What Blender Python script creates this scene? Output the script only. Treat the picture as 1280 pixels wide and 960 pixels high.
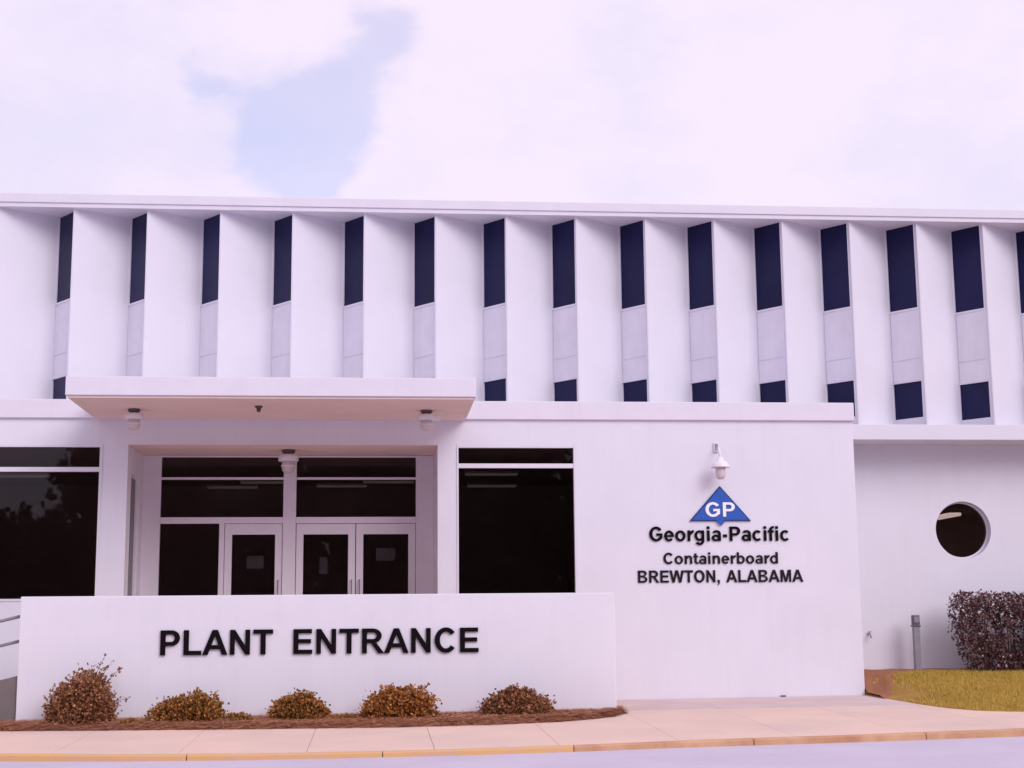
import bpy, bmesh, math, random
import numpy as np
from mathutils import Matrix, Vector, noise as mnoise

for o in list(bpy.data.objects):
    bpy.data.objects.remove(o, do_unlink=True)
S = bpy.context.scene
COL = S.collection
R = math.radians
random.seed(7)

# ------------------------------------------------------------------ camera
cam = bpy.data.cameras.new('camera')
cam.sensor_fit = 'HORIZONTAL'
cam.sensor_width = 36.0
cam.lens = 36.0 * 1850.0 / 1280.0
cam.clip_start = 0.1
cam.clip_end = 3000
camo = bpy.data.objects.new('camera', cam)
COL.objects.link(camo)
right = Vector((0.99585, -0.0905, -0.0090)).normalized()
back = Vector((-0.0906, -0.9827, -0.1617))
back = (back - right * back.dot(right)).normalized()
up = back.cross(right)
mw = Matrix((right, up, back)).transposed().to_4x4()
mw.translation = Vector((0, -25.0, 1.26))
camo.matrix_world = mw
S.camera = camo

# ------------------------------------------------------------------ exposure
S.render.engine = 'CYCLES'
S.view_settings.view_transform = 'Standard'
S.view_settings.look = 'None'
S.view_settings.gamma = 1.0
S.view_settings.exposure = 0.26
S.view_settings.use_curve_mapping = False
S.cycles.max_bounces = 8
S.cycles.transparent_max_bounces = 12

# ------------------------------------------------------------------ sky and sun
SUN = Vector((0.46, -0.68, 0.54)).normalized()      # towards the sun
W = bpy.data.worlds.new('World')
S.world = W
W.use_nodes = True
wt = W.node_tree
wt.nodes.clear()
def wn(t, **k):
    n = wt.nodes.new(t)
    for a, b in k.items():
        setattr(n, a, b)
    return n
wl = wt.links.new
sky = wn('ShaderNodeTexSky', sky_type='NISHITA', sun_disc=False)
sky.sun_elevation = math.asin(SUN.z)
sky.sun_rotation = math.atan2(SUN.x, SUN.y)
bg_sky = wn('ShaderNodeBackground'); bg_sky.inputs[1].default_value = 0.15
tint = wn('ShaderNodeMixRGB', blend_type='MULTIPLY'); tint.inputs[0].default_value = 1.0; tint.inputs[2].default_value = (1.12, .96, 1.12, 1)
wl(sky.outputs[0], tint.inputs[1]); wl(tint.outputs[0], bg_sky.inputs[0])
tc = wn('ShaderNodeTexCoord')
def wmath(op, a, b=None, c=None, clamp=False):
    n = wn('ShaderNodeMath', operation=op, use_clamp=clamp)
    for i, v in enumerate((a, b, c)):
        if v is None: continue
        if isinstance(v, (int, float)): n.inputs[i].default_value = v
        else: wl(v, n.inputs[i])
    return n.outputs[0]
def wnoise(scale, detail, vec, rough=0.55, w=None):
    n = wn('ShaderNodeTexNoise')
    n.inputs['Scale'].default_value = scale
    n.inputs['Detail'].default_value = detail
    n.inputs['Roughness'].default_value = rough
    wl(vec, n.inputs['Vector'])
    return n
mp = wn('ShaderNodeMapping'); mp.inputs['Scale'].default_value = (1, 1, 1.5)
wl(tc.outputs['Generated'], mp.inputs['Vector'])
warp = wnoise(15, 3.5, mp.outputs[0], 0.55)
sub = wn('ShaderNodeVectorMath', operation='SUBTRACT'); sub.inputs[1].default_value = (.5, .5, .5)
wl(warp.outputs['Color'], sub.inputs[0])
scl = wn('ShaderNodeVectorMath', operation='SCALE'); scl.inputs['Scale'].default_value = 0.075
wl(sub.outputs[0], scl.inputs[0])
add = wn('ShaderNodeVectorMath', operation='ADD')
wl(tc.outputs['Generated'], add.inputs[0]); wl(scl.outputs[0], add.inputs[1])
def gap(direction, radius):
    """distance of the warped view direction from an opening in the clouds, 1 inside .. 0 outside"""
    d = wn('ShaderNodeVectorMath', operation='DISTANCE')
    d.inputs[1].default_value = direction
    wl(add.outputs[0], d.inputs[0])
    m = wn('ShaderNodeMapRange', interpolation_type='SMOOTHSTEP')
    m.inputs['From Min'].default_value = radius * 1.7
    m.inputs['From Max'].default_value = radius * 0.2
    wl(d.outputs['Value'], m.inputs['Value'])
    return m.outputs[0]
GAPS = [((0.0081, 0.9237, 0.3829), 0.0227), ((-0.0101, 0.9315, 0.3635), 0.0281), ((-0.0336, 0.9395, 0.3410), 0.0303), ((-0.0648, 0.9383, 0.3398), 0.0259), ((-0.0931, 0.9346, 0.3433), 0.0205), ((-0.1167, 0.9280, 0.3538), 0.0141), ((-0.0675, 0.9463, 0.3162), 0.0270), ((-0.0388, 0.9479, 0.3163), 0.0324), ((-0.0467, 0.9528, 0.3001), 0.0324), ((-0.0230, 0.9523, 0.3043), 0.0195)]
g = None
for d_, r_ in GAPS:
    o_ = gap(d_, r_)
    g = o_ if g is None else wmath('ADD', g, o_)
gs = wn('ShaderNodeMapRange', interpolation_type='SMOOTHSTEP')
gs.inputs['From Min'].default_value = 0.10
gs.inputs['From Max'].default_value = 1.6
wl(g, gs.inputs['Value']); g = gs.outputs[0]
big = wnoise(2.3, 7, mp.outputs[0], 0.55)
gen = wn('ShaderNodeMapRange', interpolation_type='SMOOTHSTEP')
gen.inputs['From Min'].default_value = 0.60
gen.inputs['From Max'].default_value = 0.72
wl(big.outputs['Fac'], gen.inputs['Value'])
opening = wmath('MAXIMUM', g, gen.outputs[0])
cover = wmath('SUBTRACT', 1.0, wmath('MULTIPLY', opening, 0.36), clamp=True)
tone = wnoise(5.0, 6, mp.outputs[0], 0.6)
cr = wn('ShaderNodeValToRGB')
cr.color_ramp.elements[0].position = 0.36; cr.color_ramp.elements[0].color = (0.69, 0.645, 0.815, 1)
cr.color_ramp.elements[1].position = 0.58; cr.color_ramp.elements[1].color = (0.80, 0.705, 0.845, 1)
wl(tone.outputs['Fac'], cr.inputs[0])
bg_cl = wn('ShaderNodeBackground'); bg_cl.inputs[1].default_value = 1.0
wl(cr.outputs[0], bg_cl.inputs[0])
ms = wn('ShaderNodeMixShader')
wl(cover, ms.inputs[0]); wl(bg_sky.outputs[0], ms.inputs[1]); wl(bg_cl.outputs[0], ms.inputs[2])
wo = wn('ShaderNodeOutputWorld'); wl(ms.outputs[0], wo.inputs[0])

sl = bpy.data.lights.new('sun', 'SUN')
sl.energy = 1.5
sl.angle = R(35)
sl.color = (1.0, 0.93, 0.94)
so = bpy.data.objects.new('sun', sl)
COL.objects.link(so)
so.rotation_euler = SUN.to_track_quat('Z', 'Y').to_euler()
so.location = (30, -40, 50)

# ------------------------------------------------------------------ materials
MATS = {}
def mat(name, color, rough=0.7, spec=0.3, var=0.0, vscale=3.0, var2=None, bump=0.0, bscale=60.0, metal=0.0,
        streak=0.0, island=None, emit=None):
    if name in MATS: return MATS[name]
    m = bpy.data.materials.new(name); m.use_nodes = True
    nt = m.node_tree; nt.nodes.clear(); L = nt.links.new
    out = nt.nodes.new('ShaderNodeOutputMaterial')
    p = nt.nodes.new('ShaderNodeBsdfPrincipled')
    L(p.outputs[0], out.inputs[0])
    p.inputs['Roughness'].default_value = rough
    p.inputs['Specular IOR Level'].default_value = spec
    p.inputs['Metallic'].default_value = metal
    t = nt.nodes.new('ShaderNodeTexCoord')
    geo = nt.nodes.new('ShaderNodeNewGeometry')
    pos = geo.outputs['Position']
    col = None
    if island:
        r = nt.nodes.new('ShaderNodeValToRGB')
        r.color_ramp.interpolation = 'LINEAR'
        els = r.color_ramp.elements
        while len(els) < len(island): els.new(0.5)
        for i, c in enumerate(island):
            els[i].position = i / (len(island) - 1); els[i].color = (*c, 1)
        L(geo.outputs['Random Per Island'], r.inputs[0])
        col = r.outputs[0]
    else:
        rgb = nt.nodes.new('ShaderNodeRGB'); rgb.outputs[0].default_value = (*color, 1)
        col = rgb.outputs[0]
    if var > 0:
        n = nt.nodes.new('ShaderNodeTexNoise'); n.inputs['Scale'].default_value = vscale
        n.inputs['Detail'].default_value = 7; n.inputs['Roughness'].default_value = 0.62
        L(pos, n.inputs['Vector'])
        mr = nt.nodes.new('ShaderNodeMapRange'); mr.inputs['From Min'].default_value = .32; mr.inputs['From Max'].default_value = .68
        L(n.outputs['Fac'], mr.inputs['Value'])
        mx = nt.nodes.new('ShaderNodeMixRGB'); mx.blend_type = 'MIX'
        c2 = var2 if var2 else tuple(v * (1 - var) for v in color)
        mx.inputs[2].default_value = (*c2, 1)
        L(mr.outputs[0], mx.inputs[0]); L(col, mx.inputs[1])
        if var2 or island:
            sc = nt.nodes.new('ShaderNodeMath'); sc.operation = 'MULTIPLY'; sc.inputs[1].default_value = var
            L(mr.outputs[0], sc.inputs[0]); L(sc.outputs[0], mx.inputs[0])
        col = mx.outputs[0]
    if streak > 0:
        mp_ = nt.nodes.new('ShaderNodeMapping'); mp_.inputs['Scale'].default_value = (5.0, 5.0, 0.35)
        L(pos, mp_.inputs['Vector'])
        n = nt.nodes.new('ShaderNodeTexNoise'); n.inputs['Scale'].default_value = 1.6; n.inputs['Detail'].default_value = 8
        L(mp_.outputs[0], n.inputs['Vector'])
        mr = nt.nodes.new('ShaderNodeMapRange'); mr.inputs['From Min'].default_value = .52; mr.inputs['From Max'].default_value = .78
        L(n.outputs['Fac'], mr.inputs['Value'])
        sc = nt.nodes.new('ShaderNodeMath'); sc.operation = 'MULTIPLY'; sc.inputs[1].default_value = streak
        L(mr.outputs[0], sc.inputs[0])
        mx = nt.nodes.new('ShaderNodeMixRGB'); mx.inputs[2].default_value = (0.42, 0.36, 0.36, 1)
        L(sc.outputs[0], mx.inputs[0]); L(col, mx.inputs[1])
        col = mx.outputs[0]
    L(col, p.inputs['Base Color'])
    if bump > 0:
        n = nt.nodes.new('ShaderNodeTexNoise'); n.inputs['Scale'].default_value = bscale
        n.inputs['Detail'].default_value = 6
        L(pos, n.inputs['Vector'])
        b = nt.nodes.new('ShaderNodeBump'); b.inputs['Strength'].default_value = bump; b.inputs['Distance'].default_value = 0.01
        L(n.outputs['Fac'], b.inputs['Height']); L(b.outputs[0], p.inputs['Normal'])
    if emit:
        p.inputs['Emission Color'].default_value = (*emit[0], 1); p.inputs['Emission Strength'].default_value = emit[1]
    MATS[name] = m
    return m

def glass(name, tint, rough=0.01, wob=0.0, ior=1.45):
    m = bpy.data.materials.new(name); m.use_nodes = True
    nt = m.node_tree; nt.nodes.clear(); L = nt.links.new
    out = nt.nodes.new('ShaderNodeOutputMaterial')
    tr = nt.nodes.new('ShaderNodeBsdfTransparent'); tr.inputs[0].default_value = (*tint, 1)
    gl = nt.nodes.new('ShaderNodeBsdfGlossy'); gl.inputs['Roughness'].default_value = rough
    fr = nt.nodes.new('ShaderNodeFresnel'); fr.inputs[0].default_value = ior
    mx = nt.nodes.new('ShaderNodeMixShader')
    L(fr.outputs[0], mx.inputs[0]); L(tr.outputs[0], mx.inputs[1]); L(gl.outputs[0], mx.inputs[2]); L(mx.outputs[0], out.inputs[0])
    if wob:
        geo = nt.nodes.new('ShaderNodeNewGeometry')
        n = nt.nodes.new('ShaderNodeTexNoise'); n.inputs['Scale'].default_value = 1.3; n.inputs['Detail'].default_value = 1
        L(geo.outputs['Position'], n.inputs['Vector'])
        b = nt.nodes.new('ShaderNodeBump'); b.inputs['Strength'].default_value = wob; b.inputs['Distance'].default_value = .02
        L(n.outputs['Fac'], b.inputs['Height']); L(b.outputs[0], gl.inputs['Normal']); L(b.outputs[0], fr.inputs['Normal'])
    MATS[name] = m
    return m

WHITE = (0.745, 0.73, 0.815)
M_STUCCO = mat('white_stucco', WHITE, .85, .2, var=.05, vscale=.9, bump=.25, bscale=90, streak=.07)
M_FIN = mat('white_precast', (0.72, 0.705, 0.785), .8, .2, var=.035, vscale=1.6, bump=.12, bscale=70, streak=.03)
M_TRIM = mat('white_trim_paint', (0.73, 0.70, 0.78), .6, .3, var=.05, vscale=2.5, streak=.05, bump=.08, bscale=50)
M_SOFFIT = mat('tan_soffit_plaster', (0.86, 0.71, 0.68), .9, .1, var=.08, vscale=2, bump=.15, bscale=70)
M_ALU = mat('lavender_grey_painted_aluminium', (0.80, 0.77, 0.86), .5, .3, var=.05, vscale=4)
M_SPAN = mat('grey_spandrel_metal', (0.80, 0.785, 0.87), .5, .3, var=.07, vscale=3, streak=.12)
M_NAVY = mat('navy_tinted_glass', (0.017, 0.018, 0.074), .07, .14, var=.35, vscale=.5)
M_GLASS = glass('dark_tinted_glass', (.64, .60, .60), .015, .03, 1.38)
M_GLASSR = glass('round_window_glass', (.50, .44, .44), .015, .02, 1.45)
M_DARK = mat('dark_interior_paint', (0.66, 0.54, 0.53), .9, .1, var=.2, vscale=1)
M_JOINT = mat('dark_joint', (0.54, 0.41, 0.37), .95, .1)
M_CONC = mat('pinkish_concrete', (0.76, 0.56, 0.46), .9, .15, var=.8, vscale=.7, var2=(.62, .475, .43), bump=.3, bscale=45)
M_CONCB = mat('grey_ramp_concrete', (0.20, 0.175, 0.18), .9, .15, var=.15, vscale=3, bump=.3, bscale=45)
M_ROAD = mat('pale_worn_paving', (0.585, 0.53, 0.63), .9, .15, var=.7, vscale=.8, var2=(.50, .45, .54), bump=.4, bscale=70)
M_SOIL = mat('red_brown_soil', (0.36, 0.155, 0.085), .95, .1, var=.6, vscale=6, var2=(.22, .10, .06), bump=.7, bscale=30)
M_STRAW = mat('pine_straw', None, .9, .1, island=[(.28, .115, .07), (.48, .21, .12), (.40, .16, .095), (.58, .29, .16)])
M_LAWN = mat('dry_lawn_soil', (0.46, 0.26, 0.07), .95, .1, var=.6, vscale=2.5, var2=(.17, .13, .035), bump=.6, bscale=40)
M_GRASS = mat('dry_grass_blades', None, .8, .15, island=[(.34, .29, .05), (.58, .40, .10), (.46, .33, .06), (.68, .44, .13), (.38, .31, .04), (.56, .33, .09)])
M_BLACK = mat('black_letter_metal', (0.008, 0.005, 0.008), .7, .06, var=.2, vscale=6)
M_BLUE = mat('blue_sign_enamel', (0.022, 0.10, 0.46), .4, .4, var=.12, vscale=5)
M_BLUED = mat('dark_blue_sign_edge', (0.012, 0.03, 0.16), .5, .3)
M_SIGNW = mat('white_sign_enamel', (0.85, 0.83, 0.88), .4, .4)
M_LAMPW = mat('white_lamp_enamel', (0.80, 0.76, 0.80), .35, .45, var=.06, vscale=9)
M_LAMPG = mat('frosted_jar_glass', (0.66, 0.58, 0.60), .25, .5, var=.1, vscale=20)
M_LAMPD = mat('dark_lamp_metal', (0.10, 0.075, 0.075), .5, .4, var=.2, vscale=20)
M_POST = mat('grey_galvanised_post', (0.30, 0.29, 0.34), .5, .4, var=.2, vscale=12)
M_POSTD = mat('dark_post_head', (0.13, 0.11, 0.15), .5, .4, var=.2, vscale=16)
M_RAIL = mat('grey_rail_paint', (0.24, 0.21, 0.25), .5, .4, var=.15, vscale=10)
M_BARK = mat('shrub_stem_bark', (0.10, 0.06, 0.045), .9, .1, var=.4, vscale=15)
M_PAPER = mat('white_paper', (0.42, 0.45, 0.50), .8, .1)
M_TUBE = mat('fluorescent_diffuser', (.8, .8, .8), .6, .2, emit=((1, .93, .85), .05))

# ------------------------------------------------------------------ mesh helpers
WLOC = {}
def wloc(o): return WLOC[o.name] if o is not None else Vector((0, 0, 0))
def empty(name, loc=(0, 0, 0), parent=None):
    o = bpy.data.objects.new(name, None)
    COL.objects.link(o)
    o.empty_display_size = .1
    loc = Vector(loc)
    if parent is not None:
        o.parent = parent; o.location = loc - wloc(parent)
    else:
        o.location = loc
    WLOC[o.name] = loc
    return o
def tag(o, label=None, cat=None, group=None, kind=None):
    if label: o['label'] = label
    if cat: o['category'] = cat
    if group: o['group'] = group
    if kind: o['kind'] = kind
    return o

class MB:
    def __init__(s): s.v = []; s.f = []; s.sm = []
    def add(s, verts, faces, smooth=False):
        b = len(s.v)
        s.v += [tuple(v) for v in verts]
        s.f += [tuple(b + i for i in f) for f in faces]
        s.sm += [smooth] * len(faces)
        return s
    def box(s, x0, x1, y0, y1, z0, z1):
        return s.add([(x0, y0, z0), (x1, y0, z0), (x1, y1, z0), (x0, y1, z0), (x0, y0, z1), (x1, y0, z1), (x1, y1, z1), (x0, y1, z1)],
                     [(0, 3, 2, 1), (4, 5, 6, 7), (0, 1, 5, 4), (1, 2, 6, 5), (2, 3, 7, 6), (3, 0, 4, 7)])
    def prism(s, poly, z0, z1):
        """plan polygon (counter-clockwise), extruded in z"""
        n = len(poly)
        vs = [(x, y, z0) for x, y in poly] + [(x, y, z1) for x, y in poly]
        fs = [tuple(reversed(range(n))), tuple(range(n, 2 * n))] + [(i, (i + 1) % n, n + (i + 1) % n, n + i) for i in range(n)]
        return s.add(vs, fs)
    def prism_xz(s, poly, y0, y1):
        n = len(poly)
        vs = [(x, y0, z) for x, z in poly] + [(x, y1, z) for x, z in poly]
        fs = [tuple(range(n)), tuple(reversed(range(n, 2 * n)))] + [((i + 1) % n, i, n + i, n + (i + 1) % n) for i in range(n)]
        return s.add(vs, fs)
    def tube(s, pts, r, n=10, cap=True):
        pts = [Vector(p) for p in pts]
        rs = r if isinstance(r, (list, tuple)) else [r] * len(pts)
        vs = []; fs = []
        for i, p in enumerate(pts):
            t = (pts[min(i + 1, len(pts) - 1)] - pts[max(i - 1, 0)]).normalized()
            a = t.orthogonal().normalized() if abs(t.x) > .99 or i == 0 else None
            if i == 0: A = a
            else: A = (A - t * A.dot(t)).normalized()
            B = t.cross(A)
            for k in range(n):
                an = 2 * math.pi * k / n
                vs.append(p + (A * math.cos(an) + B * math.sin(an)) * rs[i])
        for i in range(len(pts) - 1):
            for k in range(n):
                fs.append((i * n + k, i * n + (k + 1) % n, (i + 1) * n + (k + 1) % n, (i + 1) * n + k))
        s.add(vs, fs, True)
        if cap:
            b = len(s.v) - len(vs)
            s.f += [tuple(b + k for k in reversed(range(n))), tuple(b + (len(pts) - 1) * n + k for k in range(n))]
            s.sm += [False, False]
        return s
    def lathe(s, prof, c, n=20):
        """profile [(r, z)] about a vertical axis through c"""
        vs = []; fs = []
        for r, z in prof:
            for k in range(n):
                a = 2 * math.pi * k / n
                vs.append((c[0] + r * math.cos(a), c[1] + r * math.sin(a), c[2] + z))
        for i in range(len(prof) - 1):
            for k in range(n):
                fs.append((i * n + k, i * n + (k + 1) % n, (i + 1) * n + (k + 1) % n, (i + 1) * n + k))
        s.add(vs, fs, True)
        b = len(s.v) - len(vs)
        s.f += [tuple(b + k for k in range(n)), tuple(b + (len(prof) - 1) * n + k for k in range(n))]
        s.sm += [False, False]
        return s
    def build(s, name, material, parent=None, bevel=0.0, recenter=True, fix=True):
        me = bpy.data.meshes.new(name)
        V = np.array(s.v, dtype=float)
        if recenter:
            mn = V.min(0); mx = V.max(0)
            c = Vector(((mn[0] + mx[0]) / 2, (mn[1] + mx[1]) / 2, mn[2]))
        else:
            c = Vector((0, 0, 0))
        me.from_pydata([tuple(v) for v in (V - np.array(c))], [], s.f)
        if any(s.sm): me.polygons.foreach_set('use_smooth', s.sm)
        me.materials.append(material)
        if fix:
            bm = bmesh.new(); bm.from_mesh(me)
            bmesh.ops.recalc_face_normals(bm, faces=bm.faces)
            if bevel > 0:
                ed = [e for e in bm.edges if len(e.link_faces) == 2 and e.calc_face_angle(0) > .5]
                bmesh.ops.bevel(bm, geom=ed, offset=bevel, segments=2, profile=.6, affect='EDGES')
            bm.to_mesh(me); bm.free()
        me.update()
        o = bpy.data.objects.new(name, me)
        COL.objects.link(o)
        if parent is not None:
            o.parent = parent; o.location = c - wloc(parent)
        else:
            o.location = c
        WLOC[o.name] = c
        return o
def sharemesh(name, me, parent, loc, rotz=0.0):
    o = bpy.data.objects.new(name, me)
    COL.objects.link(o)
    o.parent = parent
    o.location = loc
    o.rotation_euler = (0, 0, rotz)
    return o

def quads(name, material, V, F, parent=None, loc=(0, 0, 0)):
    me = bpy.data.meshes.new(name)
    V = np.asarray(V, dtype=np.float32).reshape(-1, 3)
    F = np.asarray(F, dtype=np.int32)
    k = F.shape[1]
    me.vertices.add(len(V)); me.vertices.foreach_set('co', V.ravel())
    me.loops.add(F.size); me.loops.foreach_set('vertex_index', F.ravel())
    me.polygons.add(len(F)); me.polygons.foreach_set('loop_start', np.arange(0, F.size, k, dtype=np.int32))
    me.update(calc_edges=True)
    me.materials.append(material)
    o = bpy.data.objects.new(name, me)
    COL.objects.link(o)
    o.location = Vector(loc)
    if parent is not None:
        o.parent = parent
    return o

def lerp_table(tab):
    xs = [a for a, b in tab]; ys = [b for a, b in tab]
    return lambda x: float(np.interp(x, xs, ys))

# ------------------------------------------------------------------ ground levels
def cl(x): return max(-9.0, min(17.0, x))
def G(x, y):        # pavement and yard level, falling gently to the street
    return .006 * (cl(x) - 4) + .03 * min(0, max(y, -7.2) + 1.5) + .03 * max(0, min(1.5, y + 1.5)) / 1.5
def road_z(x, y): return .006 * (cl(x) - 4) - .222 - .0 * y
kerb_y = lerp_table([(-14, -4.2), (-9, -5.0), (-6.5, -5.7), (-4.5, -6.22), (-3, -6.62), (-1.6, -6.84), (-.2, -6.90), (1.25, -6.86), (2.4, -6.73), (4, -6.47), (6.15, -6.27), (8.4, -5.96), (12, -5.4), (18, -4.5)])
bed_y = lerp_table([(-9, -3.15), (-5.2, -3.36), (-4.3, -3.52), (-1.86, -3.85), (.34, -4.06), (1.6, -3.98), (2.6, -3.76), (3.1, -3.45), (3.5, -3.08), (3.66, -2.7), (3.74, -2.45)])
X0, X1 = -12.0, 17.0

# ground to the horizon
gm = MB().add([(-900, -900, -.62), (900, -900, -.62), (900, 900, -.62), (-900, 900, -.62)], [(0, 1, 2, 3)]).build('ground', M_LAWN)
tag(gm, 'flat dry grassy land stretching away around the site', kind='structure')
# road
xs = [-120, -60, -30] + [X0 + i * (X1 - X0) / 40 for i in range(41)] + [30, 60, 120]
ys = [-90, -48, -36, -24, -16, -12, -9, -7.6, -6.6, -5.6, -3.8]
rv = [(x, y, road_z(x, y)) for y in ys for x in xs]
rf = [(j * len(xs) + i, j * len(xs) + i + 1, (j + 1) * len(xs) + i + 1, (j + 1) * len(xs) + i) for j in range(len(ys) - 1) for i in range(len(xs) - 1)]
tag(MB().add(rv, rf).build('road', M_ROAD), 'pale worn lavender grey paving in front of the kerb', kind='structure')

# sidewalk: base + slabs
sb = MB()
xs = [X0 + i * (X1 - X0) / 60 for i in range(61)]
ysf = [0, .15, .3, .45, .6, .75, .9, 1]
sv = [(x, kerb_y(x) + (0.25 - kerb_y(x)) * t, G(x, kerb_y(x) + (0.25 - kerb_y(x)) * t) - .03) for t in ysf for x in xs]
sf = [(j * 61 + i, j * 61 + i + 1, (j + 1) * 61 + i + 1, (j + 1) * 61 + i) for j in range(7) for i in range(60)]
sidewalk = tag(sb.add(sv, sf).build('sidewalk', M_JOINT), 'pinkish concrete sidewalk and apron between kerb and building', kind='structure')
M_CONC2 = mat('grey_stained_concrete', (0.66, 0.52, 0.49), .9, .15, var=.8, vscale=.9, var2=(.52, .42, .42), bump=.3, bscale=45)
def slab(xa, xb, fa, fb, slab_mat=None):
    """one cast slab between x = xa..xb and the front and back lines fa(x), fb(x)"""
    g_ = .003
    xa += g_; xb -= g_
    nx, ny = 4, 4
    top = []
    for j in range(ny + 1):
        for i in range(nx + 1):
            x = xa + (xb - xa) * i / nx
            y0, y1 = fa(x) + g_, fb(x) - g_
            y = y0 + (y1 - y0) * j / ny
            top.append((x, y, G(x, y)))
    n = len(top); w = nx + 1
    fs = [(j * w + i, j * w + i + 1, (j + 1) * w + i + 1, (j + 1) * w + i) for j in range(ny) for i in range(nx)]
    ring = [i for i in range(w)] + [j * w + nx for j in range(1, ny + 1)] + [ny * w + i for i in range(nx - 1, -1, -1)] + [j * w for j in range(ny - 1, 0, -1)]
    vs = top + [(top[k][0], top[k][1], top[k][2] - .09) for k in ring]
    m = len(ring)
    fs += [(ring[(k + 1) % m], ring[k], n + k, n + (k + 1) % m) for k in range(m)]
    MB().add(vs, fs).build('slab', slab_mat or M_CONC, sidewalk, fix=False)
xj = -11.45
while xj < 16:
    xn = xj + 1.52
    mid = lambda x: kerb_y(x) * .0 - 4.35
    slab(xj, xn, kerb_y, mid)
    if xn > -9 and xj < 3.5:
        slab(xj, xn, mid, lambda x: -2.7)
    elif xj >= 3.5:
        slab(xj, xn, mid, lambda x: -2.2)
        slab(xj, xn, lambda x: -2.2, lambda x: -0.01, M_CONC2)
    xj = xn

# kerb of painted segments
M_KY = mat('worn_yellow_kerb_paint', (0.68, 0.40, 0.15), .8, .2, var=.9, vscale=2.6, var2=(.62, .38, .26), bump=.4, bscale=40)
M_KB = mat('brown_stained_kerb', (0.46, 0.23, 0.13), .85, .2, var=.8, vscale=2.4, var2=(.66, .42, .26), bump=.4, bscale=40)
kerb = tag(empty('kerb', (0, -6.5, -.3)), 'low kerb with worn yellow paint between sidewalk and road', kind='structure')
xj = -11.36
while xj < 16:
    xn = xj + 2.29
    xa, xb = xj + .006, xn - .006
    vs = []; n = 9
    for i in range(n):
        x = xa + (xb - xa) * i / (n - 1); y = kerb_y(x); z = G(x, y)
        vs += [(x, y - .004, z - .2), (x, y - .004, z + .004), (x, y - .12, z + .002), (x, y - .15, z - .012), (x, y - .165, z - .2)]
    fs = [(i * 5 + k, (i + 1) * 5 + k, (i + 1) * 5 + (k + 1) % 5, i * 5 + (k + 1) % 5) for i in range(n - 1) for k in range(5)]
    fs += [(0, 1, 2, 3, 4), tuple((n - 1) * 5 + k for k in (4, 3, 2, 1, 0))]
    k_ = MB().add(vs, fs).build('kerb_stone', M_KY if xn < 2.5 else M_KB, kerb)
    xj = xn

# ------------------------------------------------------------------ the building
B = tag(empty('office_building', (2, 1.2, 0)), 'white modernist office building with sawtooth concrete fins over a glazed entrance', 'building')
PY = 1.2                    # plane of the fin edges
PX0, PITCH = -5.42, 1.2917
QX, QD, WD = .91, .62, .12
ZS, ZB = 8.70, 4.577        # soffit and bottom of the upper storey

# fins (shared mesh)
fin_poly = [(0, 0), (.022, -.004), (QX, QD), (QX - .02, QD + .16), (0, .36)]
f0 = MB().prism(fin_poly, 4.70, ZS + .01).build('fin', M_FIN, B, recenter=False)
fin_me = f0.data
bpy.data.objects.remove(f0)
# window bay pieces in a local frame: x along the bay, y into the building
BL = math.hypot(PITCH - QX, QD - WD)
ANG = -math.atan2(QD - WD, PITCH - QX)
def piece(name, mb, m, bevel=0):
    o = mb.build(name, m, None, bevel=bevel, recenter=False)
    me = o.data
    bpy.data.objects.remove(o)
    return me
def zz(z): return z - 4.577
p_up = piece('pane', MB().box(.012, BL + .02, .02, .035, zz(7.095), zz(ZS)), M_NAVY)
p_lo = piece('pane', MB().box(.012, BL + .02, .02, .035, zz(5.02), zz(5.705)), M_NAVY)
p_s1 = piece('spandrel_panel', MB().box(.02, BL - .01, .0, .04, zz(6.135), zz(7.06)), M_SPAN, .006)
p_s2 = piece('spandrel_panel', MB().box(.02, BL - .01, .0, .04, zz(5.725), zz(6.105)), M_SPAN, .006)
p_fr = piece('frame', MB().box(-.02, BL + .02, -.012, .03, zz(7.06), zz(7.095)).box(-.02, BL + .02, .012, .03, zz(6.105), zz(6.135))
             .box(-.02, BL + .02, -.012, .03, zz(5.70), zz(5.722)).box(-.01, .014, -.008, .045, zz(5.0), zz(ZS) - .002)
             .box(BL - .006, BL + .02, -.008, .045, zz(5.0), zz(ZS) - .002), M_SPAN)
p_si = piece('sill', MB().box(-.03, BL + .03, -.02, .05, zz(4.70), zz(5.02)), M_FIN)
for i in range(-3, 18):
    x = PX0 + PITCH * i
    sharemesh('fin', fin_me, B, Vector((x, PY, 0)) - wloc(B))
    w = empty('window', (x + QX, PY + QD, ZB), B)
    w.rotation_euler = (0, 0, ANG)
    for nm, me in (('pane', p_up), ('pane', p_lo), ('spandrel_panel', p_s1), ('spandrel_panel', p_s2), ('frame', p_fr), ('sill', p_si)):
        sharemesh(nm, me, w, (0, 0, 0))
XL, XR = PX0 - 3 * PITCH, PX0 + 18 * PITCH
MB().box(XL - .1, XR + .1, PY - .09, 14, ZS, ZS + .075).build('roof', M_TRIM, B)
MB().box(XL - .13, XR + .13, PY - .115, 14.03, ZS + .077, ZS + .245).build('roof_fascia', M_TRIM, B, bevel=.012)
MB().box(XL - .02, XR + .02, PY - .012, PY + .8, ZB, 4.86).build('floor_band', M_FIN, B, bevel=.01)
MB().box(XL + .1, XR - .1, PY + .86, 13.8, 4.741, ZS - .003).build('upper_wall', M_DARK, B)
# small vent stub on the roof edge
MB().tube([(7.75, 1.5, ZS + .24), (7.75, 1.5, ZS + .36)], .045, 8).build('roof_vent', M_TRIM, B)

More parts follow.
